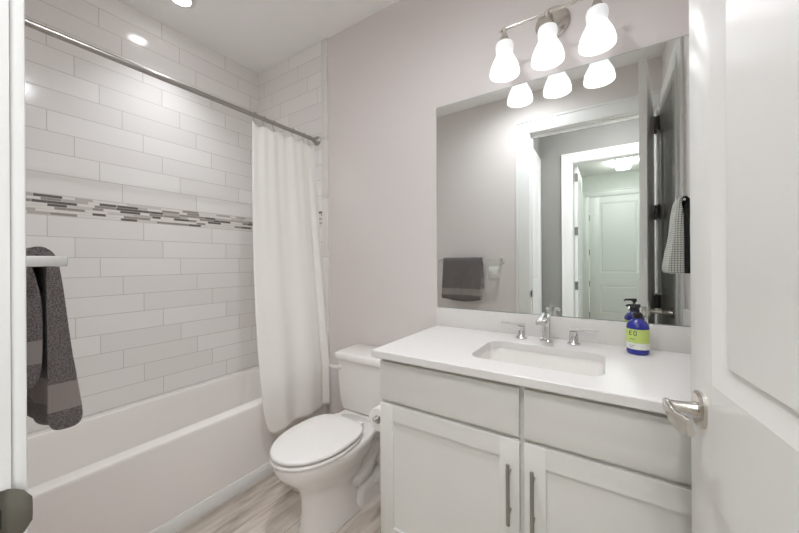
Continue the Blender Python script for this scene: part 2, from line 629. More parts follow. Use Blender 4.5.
# strike plate on the jamb, with a rounded lip bent round its edge
b = MB()
zc, hh = 0.918, 0.032
prof = [(XJ + .0015, .036), (XJ + .0015, .050), (XJ + .0015, .064), (XJ + .002, .0695), (XJ + .0035, .0750), (XJ + .0055, .0815), (XJ + .0065, .0880)]
hs = [hh, hh, hh, hh * .995, hh * .94, hh * .80, hh * .45]
r0 = []
for (px, py), h in zip(prof, hs):
    r0.append([(px - .0015, py, zc - h), (px + .0012, py + .0006, zc - h), (px + .0018, py + .0008, zc - h * .5), (px + .0018, py + .0008, zc), (px + .0018, py + .0008, zc + h * .5), (px + .0012, py + .0006, zc + h), (px - .0015, py, zc + h)])
b.loft(r0)
sp = b.build('strike_plate', M['strike'], frame, ang=50)
sp['label'] = 'dark nickel strike plate with a rounded lip'
MB().box(XJ + .0028, XJ + .0042, 0.044, .0645, zc - .011, zc + .011, .0004).build('latch_hole_shade', M['shadow'], sp)  # dark slab painted as the shade inside the latch hole

b = MB()
b.box(XT + .055, XJ - .12, YF, YF + .014, 0, .13, .004)
struct('baseboard_front', b, M['trim'], 'white baseboard below the towel bar', 'baseboard')
struct('baseboard_back', MB().box(XT, -.80, D - .014, D, 0, .13, .004), M['trim'], 'white baseboard behind the toilet', 'baseboard')

# hall and the room beyond, seen in the mirror
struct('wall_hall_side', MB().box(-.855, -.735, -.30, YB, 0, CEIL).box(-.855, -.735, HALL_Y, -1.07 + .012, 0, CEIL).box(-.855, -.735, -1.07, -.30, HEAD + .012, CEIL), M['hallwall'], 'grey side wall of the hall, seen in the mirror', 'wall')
0 and struct('wall_hall_end', MB().box(1.1, 1.2, HALL_Y, YB, 0, CEIL), M['hallwall'], 'grey end wall of the hall beyond the doorway', 'wall')
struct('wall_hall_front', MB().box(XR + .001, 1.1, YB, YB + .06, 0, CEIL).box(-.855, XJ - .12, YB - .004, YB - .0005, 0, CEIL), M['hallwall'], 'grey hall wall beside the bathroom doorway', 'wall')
X2, X3 = -0.372, 0.46
b = MB()
b.box(-.855, X2 - .018, HALL_Y - .12, HALL_Y, 0, CEIL)
b.box(X3 + .018, 1.2, HALL_Y - .12, HALL_Y, 0, CEIL)
b.box(X2 - .018, X3 + .018, HALL_Y - .12, HALL_Y, HEAD + .018, CEIL)
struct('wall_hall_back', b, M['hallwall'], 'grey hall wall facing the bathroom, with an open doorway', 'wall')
b = MB()
b.box(X2 - .018, X2, HALL_Y - .12, HALL_Y, 0, HEAD)
b.box(X3, X3 + .018, HALL_Y - .12, HALL_Y, 0, HEAD)
b.box(X2 - .018, X3 + .018, HALL_Y - .12, HALL_Y, HEAD, HEAD + .018)
casing(b, X2, X3, HALL_Y, 1, HEAD, .113)
struct('trim_4', b, M['trim'], 'white casing of the second doorway across the hall', 'trim')
b = MB()
b.box(-.735, -.721, -.385, -.305, 0, HEAD + .012, .003)
b.box(-.735, -.721, -1.155, -.305, HEAD + .012, HEAD + .11, .003)
b.box(-.735, -.721, -1.155, -1.065, 0, HEAD + .012, .003)
struct('trim_5', b, M['trim'], 'white casing of the hall side door', 'trim')
b = MB()
b.box(-1.6, -1.5, FAR_Y, HALL_Y - .12, 0, CEIL).box(1.5, 1.6, FAR_Y, HALL_Y - .12, 0, CEIL)
b.box(-1.5, -.855, HALL_Y - .125, HALL_Y - .06, 0, CEIL).box(1.2, 1.5, HALL_Y - .125, HALL_Y - .06, 0, CEIL)
struct('wall_far_side', b, M['farwall'], 'pale side walls of the far room', 'wall')
F0, F1 = -.325, .59
b = MB()
b.box(-1.6, F0 - .018, FAR_Y - .10, FAR_Y, 0, CEIL).box(F1 + .018, 1.6, FAR_Y - .10, FAR_Y, 0, CEIL).box(F0 - .018, F1 + .018, FAR_Y - .10, FAR_Y, HEAD + .018, CEIL)
struct('wall_far_back', b, M['farwall'], 'pale end wall of the far room around the closed door', 'wall')
b = MB()
b.box(F0 - .018, F0, FAR_Y - .10, FAR_Y, 0, HEAD).box(F1, F1 + .018, FAR_Y - .10, FAR_Y, 0, HEAD).box(F0, F1, FAR_Y - .10, FAR_Y, HEAD, HEAD + .018)
casing(b, F0, F1, FAR_Y, 1, HEAD, .10)
struct('trim_6', b, M['fardoor'], 'white casing of the closed door at the end of the far room', 'trim')


# ---------------------------------------------------------------- doors (setting)
def panel_door(wd, ht, t=.036, st=.105, rails=(.24, .764, .980, 2.27)):
    """two raised panels on both faces; x 0..wd from the free edge, y -t..0"""
    b = MB()
    z = [0, rails[0], rails[1], rails[2], min(rails[3], ht - .105), ht]
    b.box(0, st, -t, 0, 0, ht, .002)
    b.box(wd - st, wd, -t, 0, 0, ht, .002)
    for a, c in ((z[0], z[1]), (z[2], z[3]), (z[4], z[5])):
        b.box(st - .003, wd - st + .003, -t + .0001, -.0001, a, c, 0)
    for a, c in ((z[1], z[2]), (z[3], z[4])):
        for s in (0, 1):
            rings = []
            for ins, dep in ((-.001, .000), (.004, .0015), (.030, .012), (.036, .013), (.043, .006), (.064, .005)):
                yy = -dep if s == 0 else -t + dep
                rings.append([(st + ins, yy, a + ins), (wd - st - ins, yy, a + ins), (wd - st - ins, yy, c - ins), (st + ins, yy, c - ins)])
            b.loft(rings, False, True)
    return b


def lever_handle(parent, x, z, y, sgn, toward=1, m=None):
    """rosette on the face at y, lever pointing to +x*toward; sgn is the outward side"""
    m = m or M['nickel']
    b = MB()
    n = 9
    pts, W, T = [], [], []
    out = .056
    b.tube([(x, y + sgn * .006, z), (x, y + sgn * .020, z), (x, y + sgn * .040, z), (x, y + sgn * (out + .004), z)], [.0150, .0115, .0105, .0115], 20)
    for i in range(n + 1):
        f = i / n
        pts.append((x + toward * (-.012 + .104 * f), y + sgn * (out - .004 + .006 * math.sin(f * PI) - .008 * f * f), z + .004 * math.sin(f * PI * 2) - .004 * f))
        W.append(.011 + .003 * math.sin(f * PI))
        T.append(.019 + .019 * f if f < .9 else .028)
    b.bar(pts, W, T, bev=.42, n=5)
    h = b.build('door_handle', m, parent, local=True, ang=45)
    r = MB()
    ring0 = [(x + p, y - sgn * .0005, z + q) for p, q in rrect(.058, .070, .024, 8)]
    ring1 = [(x + p, y + sgn * .005, z + q) for p, q in rrect(.058, .070, .024, 8)]
    ring2 = [(x + p, y + sgn * .0095, z + q) for p, q in rrect(.048, .060, .021, 8)]
    r.loft([ring0, ring1, ring2])
    r.build('rosette', m, h, local=True, ang=30)
    return h


def hinges(parent, x, y, zs_, m=None, r=.0075):
    for zz in zs_:
        b = MB()
        b.lathe([(r * .6, -.053), (r, -.050), (r, .050), (r * .6, .053)], (x, y, zz), 14)
        b.box(x - .004, x + .004, y - .030, y, zz - .049, zz + .049)
        b.build('hinge', m or M['darkmetal'], parent, local=True)


# bathroom door standing open; local x runs from the free edge to the hinge edge, y=0 is the hall face
PX, PY = 0.1437, 0.920
HX, HY = XJR - .044, YF + .010
ang = math.atan2(HY - PY, HX - PX)
DW = math.hypot(HX - PX, HY - PY)
d1 = thing('door_1', 'white two-panel bathroom door standing open beside the vanity', 'door', (PX, PY, .012), ang, kind='structure')
# in this frame +y is to the right of the free-edge->hinge direction turned left: the hall face looks to the camera side
db = panel_door(DW, 2.365)
db.xf(Matrix.Translation((0, .036, 0)))
# y 0..036 : which face is seen is set by the turn
db.build('door_leaf', M['door'], d1, local=True, ang=25)
lever_handle(d1, .056, .925 - .012, 0, -1)
lever_handle(d1, .062, .925 - .012, .036, 1)
MB().box(-.0006, .0012, .007, .029, .885, .945, .0003).build('latch_plate', M['nickel'], d1, local=True)
hinges(d1, DW + .006, .043, (.20, .90, 1.57, 2.23))
# closet door in the right wall
d2 = thing('door_2', 'white two-panel closet door in the side wall, seen in the mirror', 'door', (XR + .012, CY1 - .003, .012), -PI / 2, kind='structure')
panel_door(CY1 - CY0 - .006, 2.37, st=.09).build('door_leaf', M['door'], d2, local=True, ang=25)
lever_handle(d2, .06, .90, -.036, -1)
hinges(d2, CY1 - CY0 - .006, -.043, (.20, .90, 1.57, 2.23))
d2.location.x = XR + .012
# hall side door
d3 = thing('door_3', 'white door in the hall side wall, thin sliver in the mirror', 'door', (-.747, -1.062, .012), PI / 2, kind='structure')
panel_door(.672, 2.375).build('door_leaf', M['trim'], d3, local=True, ang=25)
hinges(d3, .676, -.030, (.20, .90, 1.57, 2.23))
# door folded back into the far room, seen edge on
d4 = thing('door_4', 'white door swung open into the far room, seen edge on', 'door', (X2 + .006, HALL_Y - .125, .012), -PI / 2, kind='structure')
panel_door(.80, 2.37).xf(Matrix.Translation((0, .036, 0))).build('door_leaf', M['fardoor'], d4, local=True, ang=25)
hinges(d4, -.002, .034, (.20, .90, 1.57, 2.23))
# closed door at the end
d5 = thing('door_5', 'closed white two-panel door at the end of the far room', 'door', (F0 + .003, FAR_Y - .03, .012), 0, kind='structure')
panel_door(F1 - F0 - .006, 2.37, st=.165).build('door_leaf', M['fardoor'], d5, local=True, ang=25)
hinges(d5, .003, .008, (.20, .78, 1.36, 2.0))
lever_handle(d5, F1 - F0 - .07, .90, 0, 1, toward=-1)

# ================================================================= LIGHTS OF THE PLACE, WITH ADDED FILL LAMPS
for cx_, cy_, lab in ((-2.115, .905, 'round recessed ceiling light above the bathtub'),
                      (-.60, .55, 'added unseen recessed fill light above the floor in front of the vanity')):  # second lamp is added to brighten the vanity front and tub side
    t = thing('recessed_or_fill_light', lab, 'ceiling light', (cx_, cy_, CEIL))
    b = MB()
    b.lathe([(.050, -.001), (.053, -.006), (.068, -.005), (.076, -.0005), (.076, .004), (.048, .004)], (cx_, cy_, CEIL), 40)
    b.build('trim_ring', M['trim'], t)
    MB().lathe([(.001, -.0045), (.049, -.0045), (.049, -.001), (.001, -.001)], (cx_, cy_, CEIL), 40).build('lens', M['lens'], t)
    ld = bpy.data.lights.new('recessed_or_fill_lamp', 'SPOT')
    ld.energy = SPOT_W if cx_ < -2 else FILL_W
    ld.color = (.925, .965, 1)
    ld.spot_size = math.radians(104 if cx_ < -2 else 176)
    ld.spot_blend = 1.0
    ld.shadow_soft_size = .045
    lo = bpy.data.objects.new('recessed_or_fill_lamp', ld)
    C.objects.link(lo)
    lo.parent = t
    lo.location = (0, 0, -.012)
t = thing('hall_fill_light', 'added unseen ceiling fill light in the hall behind the doorway', 'ceiling light', (.05, -.42, CEIL))  # unseen lamp, added to send light through the doorway
MB().lathe([(.15, 0), (.15, -.02), (.001, -.02)], (.05, -.42, CEIL), 40).build('base_ring', M['trim'], t)
MB().lathe([(.14, -.021), (.13, -.05), (.09, -.07), (.002, -.08)], (.05, -.42, CEIL), 40).build('lens', M['hallfill'], t)
t = thing('strip_light', 'long ceiling strip light in the far room, seen in the mirror', 'ceiling light', (.19, -2.65, CEIL))
MB().box(.085, .295, -3.2, -2.08, CEIL - .03, CEIL, .004).build('housing', M['trim'], t)
MB().box(.095, .285, -3.19, -2.09, CEIL - .085, CEIL - .031, .02, 3).build('lens', M['farlens'], t)

# ================================================================= BATHTUB
TX0, TX1, TY0, TY1, TZ = XL + .002, -1.660, YF + .002, D - .012, 0.425


def rr_ring(x0, x1, y0, y1, r, z, n=8):
    return [((x0 + x1) / 2 + a, (y0 + y1) / 2 + c, z) for a, c in rrect(x1 - x0, y1 - y0, r, n)]


b = MB()
rings = [rr_ring(TX0, TX1, TY0, TY1, .004, 0.0), rr_ring(TX0, TX1, TY0, TY1, .004, .06), rr_ring(TX0, TX1, TY0, TY1, .004, TZ - .014),
         rr_ring(TX0, TX1 - .001, TY0, TY1, .006, TZ - .007), rr_ring(TX0 + .001, TX1 - .004, TY0, TY1, .008, TZ - .002), rr_ring(TX0 + .004, TX1 - .010, TY0 + .002, TY1 - .002, .008, TZ)]
i0 = (TX0 + .045, TX1 - .068, TY0 + .075, TY1 - .075)
for ins, z, r in ((0, TZ, .10), (.005, TZ - .003, .10), (.010, TZ - .012, .10), (.020, TZ - .06, .11), (.045, .24, .12), (.075, .12, .13), (.11, .085, .12), (.16, .078, .10)):
    rings.append(rr_ring(i0[0] + ins, i0[1] - ins, i0[2] + ins, i0[3] - ins, r, z))
# the rim falls gently from the apron to the tiled wall
rings = [[(x, y, z - .054 * max(0, min(1, (TX1 - .07 - x) / .62)) * min(1, max(0, (z - .08) / .3))) for x, y, z in r] for r in rings]
b.loft(rings, True, True)
tub = b.build('bathtub', M['tub'], ang=28)
tag(tub, 'white alcove bathtub with a plain apron along the tiled wall', 'bathtub')
MB().box(TX1, TX1 + .007, TY0, TY1 + .01, 0, .070, .003).build('apron_base_strip', M['trim'], tub)
MB().lathe([(.035, 0), (.035, .004), (.028, .007), (.002, .007)], (-2.03, 1.28, .0785), 24).build('drain', M['chrome'], tub)

# ================================================================= SHOWER ROD AND CURTAIN
RX, RZ = -1.739, 2.081
t = thing('curtain_rod', 'straight metal shower rod across the tub opening', 'shower rod', (RX, .85, RZ))
MB().tube([(RX, YF + .004, RZ), (RX, D - .014, RZ)], .0125, 20).build('rod', M['rod'], t)
for yy, s in ((YF + .001, 1), (D - .0105, -1)):
    MB().lathe([(.033, 0), (.033, s * .006), (.022, s * .016), (.017, s * .034), (.0135, s * .034)], (RX, yy, RZ), 28, axis='y').build('flange', M['rod'], t)

CY_A, CY_B = 1.112, 1.588


def curtain(u, v):
    """u along the rod, v from the top (0) to the hem (1)"""
    top, bot = RZ - .042, .245
    y = CY_A + (CY_B - CY_A) * u - .062 * math.sin(min(1, v / .8) * PI / 2) * (1 - u) ** 2
    z = top + (bot - top) * v
    x = RX + (-1.590 - RX) * min(1, v / .84) ** 1.1
    fold = .55 * math.sin(2 * PI * (u * 1.55 + .10)) + .30 * math.sin(2 * PI * (u * 3.1 + .3 + .08 * v)) + .9 * math.exp(-((u - .86) / .035) ** 2) * -1 + .55 * math.exp(-((u - .93) / .03) ** 2)
    x += (.006 + .020 * v ** .7) * fold
    x += .004 * math.sin(u * 2 * PI * 7 + 1.0) * (1 - v) ** 2.5
    y += .060 * v ** 12 * (1 - u) ** 3
    z -= .008 * (1 - v) ** 8 * (1 - math.cos(2 * PI * u * 5))
    z += .030 * v ** 12 * u * u + .035 * v ** 14 * max(0, (.16 - u) / .16) ** 2
    if x < TX1 + .016 and z < .50:
        x = TX1 + .016 + (x - XT - .014) * .1
    return (x, y, z)


t = thing('shower_curtain', 'white shower curtain gathered at the wall end of the rod', 'shower curtain', (RX, 1.36, .245))
cur = MB().sheet(curtain, 120, 70).build('curtain', M['curtain'], t, ang=80, solid=.0025, flip=False)
for k in range(6):
    p = curtain((.04, .17, .31, .615, .80, .90)[k], 0)
    y = p[1]
    b = MB()
    pts = [Vector((RX + .0165 * math.cos(a), y, RZ + .0165 * math.sin(a))) for a in [math.radians(x) for x in range(-30, 211, 20)]]
    pts += [Vector((RX - .006, y, RZ - .030)), Vector((p[0], y, RZ - .052)), Vector((p[0] + .006, y, RZ - .045))]
    b.tube(pts, .0022, 8)
    b.build('hook', M['rod'], t, ang=60)

# ================================================================= TOILET
TCX = -1.150
TL = thing('toilet', 'white two-piece toilet with closed lid between tub and vanity', 'toilet', (TCX, 1.25, 0))


def egg(y0, y1, hw, z, n=48, k=0.56, back=2.6):
    """a closed ring: pointed-oval front at y0, squarer back at y1; k is where it is widest"""
    ym = y0 + (y1 - y0) * k
    pts = []
    for i in range(n):
        a = 2 * PI * i / n
        c, s = math.cos(a), math.sin(a)
        if s < 0:   # front half
            pts.append((TCX + hw * c, ym + (ym - y0) * s, z))
        else:
            e = 2 / back
            pts.append((TCX + hw * math.copysign(abs(c) ** e, c), ym + (y1 - ym) * abs(s) ** e, z))
    return pts


rings = [egg(.965, 1.38, .112, 0), egg(.965, 1.38, .112, .012), egg(.973, 1.35, .103, .03), egg(.978, 1.32, .098, .10), egg(.972, 1.32, .098, .16),
         egg(.955, 1.34, .108, .21), egg(.920, 1.36, .130, .25), egg(.878, 1.37, .155, .29), egg(.850, 1.38, .170, .325), egg(.840, 1.38, .174, .352), egg(.840, 1.38, .174, .366), egg(.846, 1.375, .169, .372)]
b = MB().loft(rings)
# deck that carries the tank
rings = [rr_ring(TCX - .085, TCX + .085, 1.30, 1.56, .04, .24), rr_ring(TCX - .110, TCX + .110, 1.27, 1.585, .05, .30), rr_ring(TCX - .140, TCX + .140, 1.24, 1.595, .05, .338), rr_ring(TCX - .148, TCX + .148, 1.23, 1.595, .05, .358), rr_ring(TCX - .142, TCX + .142, 1.235, 1.59, .045, .366)]
b.loft(rings)
# trapway: bulging bend on both sides and the rear foot
for s in (-1, 1):
    x = TCX + s * .056
    pts = [(TCX + s * .01, 1.10, .21), (TCX + s * .035, 1.17, .175), (x, 1.24, .140), (x, 1.31, .150), (x, 1.355, .205), (x, 1.40, .240), (x, 1.445, .205), (x, 1.46, .13), (x, 1.455, .06)]
    b.tube(pts, [.040, .050, .058, .060, .058, .058, .058, .056, .055], 20)
rings = [rr_ring(TCX - .118, TCX + .118, 1.20, 1.53, .06, 0), rr_ring(TCX - .118, TCX + .118, 1.20, 1.53, .06, .05), rr_ring(TCX - .112, TCX + .112, 1.215, 1.525, .055, .085), rr_ring(TCX - .085, TCX + .085, 1.25, 1.51, .05, .115)]
b.loft(rings)
bowl = b.build('bowl', M['porcelain'], TL, ang=50)
for s in (-1, 1):
    MB().lathe([(.013, 0), (.013, .006), (.009, .014), (.001, .017)], (TCX + s * .108, 1.36, .066), 16).build('bolt_cap', M['porcelain'], bowl)


def slab(y0, y1, hw, z0, z1, soft=.006, k=.56, back=3.2):
    r = [egg(y0 + soft, y1 - soft, hw - soft, z0, k=k, back=back), egg(y0, y1, hw, z0 + soft * .7, k=k, back=back), egg(y0, y1, hw, z1 - soft, k=k, back=back), egg(y0 + soft * .5, y1 - soft * .5, hw - soft * .5, z1 - soft * .3, k=k, back=back), egg(y0 + soft * 1.6, y1 - soft * 1.6, hw - soft * 1.6, z1, k=k, back=back)]
    r.append(egg(y0 + .06, y1 - .05, hw - .06, z1 + .003, k=k, back=back))
    return MB().loft(r)


slab(.832, 1.255, .170, .3745, .3890).build('seat', M['seat'], TL, ang=40)
lid = slab(.834, 1.268, .168, .3960, .412, k=.53).build('lid', M['seat'], TL, ang=40)
for s in (-1, 1):
    MB().box(TCX + s * .075 - .022, TCX + s * .075 + .022, 1.250, 1.285, .368, .408, .008).build('seat_hinge', M['seat'], TL)
# tank
rings = []
for z, wd, y0 in ((.366, .165, 1.412), (.374, .180, 1.400), (.41, .188, 1.392), (.53, .198, 1.384), (.655, .203, 1.380)):
    rings.append(rr_ring(TCX - wd, TCX + wd, y0, 1.600, .035, z))
MB().loft(rings).build('tank', M['porcelain'], TL, ang=40)
rings = []
for z, e in ((.655, -.004), (.659, .006), (.667, .010), (.687, .010), (.696, .004), (.701, -.010)):
    rings.append(rr_ring(TCX - .203 - e, TCX + .203 + e, 1.378 - e, 1.603 + min(e, .006), .035 + e * .3, z))
MB().loft(rings).build('tank_lid', M['porcelain'], TL, ang=35)
b = MB()
b.lathe([(.012, 0), (.012, -.012), (.006, -.014)], (TCX - .160, 1.384, .618), 16, axis='y')
b.bar([(TCX - .152, 1.367, .618), (TCX - .19, 1.365, .617), (TCX - .226, 1.368, .614)], .010, .016)
b.build('flush_lever', M['seat'], TL)
# water supply beside the tank
t = thing('supply_valve', 'small chrome water valve with hose by the toilet tank', 'valve', (TCX - .235, 1.58, .19))
b = MB()
b.lathe([(.024, D - .001), (.024, D - .004), (.010, D - .010), (.008, D - .05)], (TCX - .235, 0, .19), 20, axis='y')
b.lathe([(.011, -.012), (.011, .022)], (TCX - .235, D - .052, .19), 16)
b.build('valve_body', M['chrome'], t)
MB().tube([(TCX - .235, D - .052, .21), (TCX - .235, D - .055, .27), (TCX - .226, D - .062, .315), (TCX - .205, D - .075, .345), (TCX - .186, D - .09, .362)], .006, 10).build('hose', M['hose'], t)

# ================================================================= VANITY
VX0, VX1, VY = -.788, XR - .003, 1.056
CZ0, CZ1 = .840, .870
VC = -.2345
t = thing('vanity_cabinet', 'pale grey vanity cabinet with two shaker doors under the white counter', 'vanity', ((VX0 + VX1) / 2, 1.35, 0))
b = MB()
b.box(VX0, VX0 + .018, VY + .021, D - .003, .09, CZ0 - .001)
b.box(VX1 - .018, VX1, VY + .021, D - .003, .09, CZ0 - .001)
b.box(VX0 + .018, VX1 - .018, VY + .04, D - .003, .09, .108)
b.box(VX0 + .018, VX1 - .018, D - .012, D - .003, .108, CZ0 - .001)
b.box(VX0 + .018, VX1 - .018, VY + .021, VY + .04, .09, .135).box(VX0 + .018, VX1 - .018, VY + .021, VY + .04, .64, .69).box(VX0 + .018, VX1 - .018, VY + .021, VY + .04, .80, CZ0 - .001)
b.box(VC - .03, VC + .03, VY + .0212, VY + .0398, .136, .639).box(VC - .03, VC + .03, VY + .0212, VY + .0398, .691, .799)
b.box(VX0 + .01, VX1, VY + .09, VY + .105, 0, .0895).box(VX0 + .01, VX0 + .028, VY + .1055, D - .003, 0, .0895)
b.build('body', M['cab'], t)
for k, (xa, xb) in enumerate(((VX0 + .004, VC - .0075), (VC + .0075, VX1 - .022))):
    MB().box(xa, xb, VY, VY + .020, .669, .821, .002).build('drawer_front', M['cab'], t)
    b = MB()
    z0, z1, st = .105, .654, .062
    b.box(xa, xa + st, VY, VY + .020, z0, z1, .0015).box(xb - st, xb, VY, VY + .020, z0, z1, .0015)
    b.box(xa + st - .002, xb - st + .002, VY + .0002, VY + .0198, z0, z0 + st, 0).box(xa + st - .002, xb - st + .002, VY + .0002, VY + .0198, z1 - st, z1, 0)
    b.box(xa + st - .003, xb - st + .003, VY + .009, VY + .019, z0 + st - .003, z1 - st + .003)
    dd = b.build('door', M['cab'], t, ang=30)
    hx = xb - .028 if k == 0 else xa + .028
    b = MB()
    b.tube([(hx, VY - .030, .400), (hx, VY - .030, .588)], .0060, 14)
    for zz in (.432, .556):
        b.tube([(hx, VY + .001, zz), (hx, VY - .030, zz)], .0045, 12)
    b.build('handle', M['pull'], dd)

# counter with a rounded sink opening
CX0, CX1, CYF = -.802, XR - .001, 1.026
SX0, SX1, SY0, SY1 = -.442, -.016, 1.145, 1.438
inner = [((SX0 + SX1) / 2 + a, (SY0 + SY1) / 2 + c) for a, c in rrect(SX1 - SX0, SY1 - SY0, .05, 8)]
cx, cy = (SX0 + SX1) / 2, (SY0 + SY1) / 2
outer = []
ow, oh, oc = CX1 - CX0, D - .001 - CYF, ((CX0 + CX1) / 2, (CYF + D - .001) / 2)
corners = [(CX1, D - .001), (CX0, D - .001), (CX0, CYF), (CX1, CYF)]
for q in range(4):
    c = corners[q]
    for i in range(9):
        f = i / 8
        px, py = inner[q * 9 + i]
        if i == 4:
            outer.append(c)
        elif (i < 4) == (q in (0, 2)):
            outer.append((c[0], py if abs(py - cy) < abs(c[1] - cy) else c[1]))
        else:
            outer.append((px, c[1]))
N = len(inner)
vs, fs = [], []
e = .0025


def lp(pts, z, dx=0, ins=0):
    out = []
    for (x, y) in pts:
        if ins:
            x = min(max(x, CX0 + ins), CX1 - ins)
            y = min(max(y, CYF + ins), D - .001 - ins)
        out.append((x, y, z))
    return out


loops = [lp(inner, CZ1 - .003), [(cx + (x - cx) * 1.006, cy + (y - cy) * 1.008, CZ1) for x, y in inner], lp(outer, CZ1, ins=e), lp(outer, CZ1 - e), lp(outer, CZ0 + e), lp(outer, CZ0, ins=e), lp(inner, CZ0), lp(inner, CZ1 - .003)]
ct = thing('countertop', 'white quartz countertop with backsplash above the vanity cabinet', 'countertop', ((CX0 + CX1) / 2, 1.34, CZ0))
MB().loft(loops, False, False).build('slab', M['quartz'], ct, ang=25)
MB().box(CX0, CX1, D - .021, D - .001, CZ1, .968, .002).build('backsplash', M['quartz'], ct)
MB().box(CX1 - .020, CX1, CYF + .004, D - .0215, CZ1, .968, .002).build('side_splash', M['quartz'], ct)
# sink bowl
t = thing('sink', 'white rectangular undermount sink sunk into the quartz countertop', 'sink', (cx, cy, CZ0 - .14))
rings = []
for z, g, r in ((CZ0 - .001, .018, .06), (CZ0 - .001, .004, .05), (CZ0 - .012, .001, .05), (CZ0 - .05, -.004, .05), (CZ0 - .10, -.012, .055), (CZ0 - .125, -.026, .06), (CZ0 - .137, -.055, .06), (CZ0 - .141, -.10, .03)):
    rings.append(rr_ring(SX0 - g, SX1 + g, SY0 - g, SY1 + g, r, z))
MB().loft(rings, False, True).build('basin', M['sink'], t, ang=50, solid=.003)
MB().lathe([(.028, 0), (.028, .003), (.020, .006), (.001, .006)], (cx, cy + .01, CZ0 - .139), 28).build('drain', M['chrome'], t)

# faucet: spout between two lever handles
FX, FY = -.2335, 1.532
CZ1 += .0005
t = thing('faucet', 'chrome widespread faucet with spout and two flat lever handles behind sink', 'faucet', (FX, FY, CZ1))
b = MB()
b.lathe([(.026, 0), (.026, .006), (.020, .010), (.0165, .013)], (FX, FY, CZ1), 28)
b.bar([(FX, FY, CZ1 + .010), (FX, FY, CZ1 + .06), (FX, FY, CZ1 + .122)], .034, .030, up=(0, 1, 0), bev=.45, n=6)
b.bar([(FX, FY + .011, CZ1 + .114), (FX, FY - .02, CZ1 + .116), (FX, FY - .07, CZ1 + .112), (FX, FY - .115, CZ1 + .103), (FX, FY - .132, CZ1 + .098)], [.034, .036, .038, .040, .040], [.018, .018, .016, .015, .014], bev=.3)
sp = b.build('spout', M['chrome'], t, ang=40)
MB().lathe([(.009, 0), (.009, -.006), (.007, -.007)], (FX, FY - .118, CZ1 + .0965), 16).build('aerator', M['darkmetal'], sp)
MB().tube([(FX, FY + .024, CZ1), (FX, FY + .024, CZ1 + .138)], .0028, 10).sphere((FX, FY + .024, CZ1 + .140), .006).build('lift_rod', M['chrome'], t)
for s in (-1, 1):
    hx = FX + s * .105
    hb = MB()
    hb.lathe([(.025, 0), (.025, .006), (.020, .010), (.0175, .013), (.0165, .050), (.0175, .057)], (hx, FY, CZ1), 28)
    ho = hb.build('handle', M['chrome'], t, ang=40)
    MB().bar([(hx - s * .014, FY, CZ1 + .062), (hx + s * .03, FY, CZ1 + .062), (hx + s * .088, FY - .004, CZ1 + .064)], [.024, .020, .015], [.012, .009, .006], bev=.3).build('lever', M['chrome'], ho, ang=40)

# soap bottle
BX, BY = .0870, 1.516
t = thing('soap_bottle', 'blue pump soap bottle with lime label on the white counter', 'soap bottle', (BX, BY, CZ1))
R = .0360


def cyl_prof(rows):
    return rows


b = MB().lathe([(R - .004, 0), (R - .001, .003), (R, .008), (R, .100), (R - .002, .110), (R - .009, .120), (R - .019, .127), (.0145, .130), (.0140, .138)], (BX, BY, CZ1), 40)
body = b.build('bottle', M['bluebottle'], t, ang=45)
lb = MB().lathe([(R - .0003, .044), (R + .0006, .0445), (R + .0006, .094), (R - .0003, .0945)], (BX, BY, CZ1), 40, cap0=False, cap1=False).build('label', M['greenlabel'], t)
lb['label'] = 'lime green paper label'
wl = MB().lathe([(R - .0003, .020), (R + .0006, .0205), (R + .0006, .0438), (R - .0003, .044)], (BX, BY, CZ1), 40, cap0=False, cap1=False).build('lower_label', M['whitelabel'], t)
wl['label'] = 'white lower part of the label'


def stroke_text(glyphs, zc_, hgt, parent, a0, da, name):
    """letters bent round the bottle: boxes laid at angles, each stroke (x0, x1, z0, z1) in letter units"""
    b = MB()
    for i, g in enumerate(glyphs):
        for (x0, x1, z0, z1) in g:
            n = max(1, int((x1 - x0) * 6))
            for j in range(n):
                xa, xb = x0 + (x1 - x0) * j / n, x0 + (x1 - x0) * (j + 1) / n
                vs = []
                for rr in (R + .0004, R + .0011):
                    for (xx, zz) in ((xa, z0), (xb, z0), (xb, z1), (xa, z1)):
                        a = a0 + (i * da) + xx * hgt * .62 / R
                        vs.append((BX + rr * math.cos(a), BY + rr * math.sin(a), CZ1 + zc_ + (zz - .5) * hgt))
                b.add(vs, [(0, 1, 2, 3), (4, 7, 6, 5), (0, 4, 5, 1), (1, 5, 6, 2), (2, 6, 7, 3), (3, 7, 4, 0)])
    return b.build(name, M['ink'], parent)


E = [(0, .22, 0, 1), (.22, .9, 0, .16), (.22, .8, .42, .58), (.22, .9, .84, 1)]
O = [(0, .22, .08, .92), (.78, 1, .08, .92), (.15, .85, 0, .14), (.15, .85, .86, 1)]
AV = -PI / 2 - .82
stroke_text([E, O], .080, .016, lb, AV - .02, .42, 'lettering')
stroke_text([[(0, 4.4, 0, .3)], [(0, 3.4, 0, .3)]], .060, .006, lb, AV + .05, 0.0, 'lettering')
stroke_text([[(0, 5.2, 0, .3)], [(0, 4.0, -1.3, -1.0)]], .036, .005, wl, AV + .02, 0.0, 'lettering')
b = MB().lathe([(.0165, .134), (.0165, .150), (.013, .154), (.006, .156), (.005, .172), (.0095, .173), (.0095, .184), (.008, .186)], (BX, BY, CZ1), 28)
b.bar([(BX + .006, BY, CZ1 + .180), (BX - .012, BY, CZ1 + .181), (BX - .030, BY, CZ1 + .180), (BX - .036, BY, CZ1 + .175)], [.012, .010, .008, .007], [.010, .009, .008, .007])
b.build('pump', M['black'], t, ang=40)

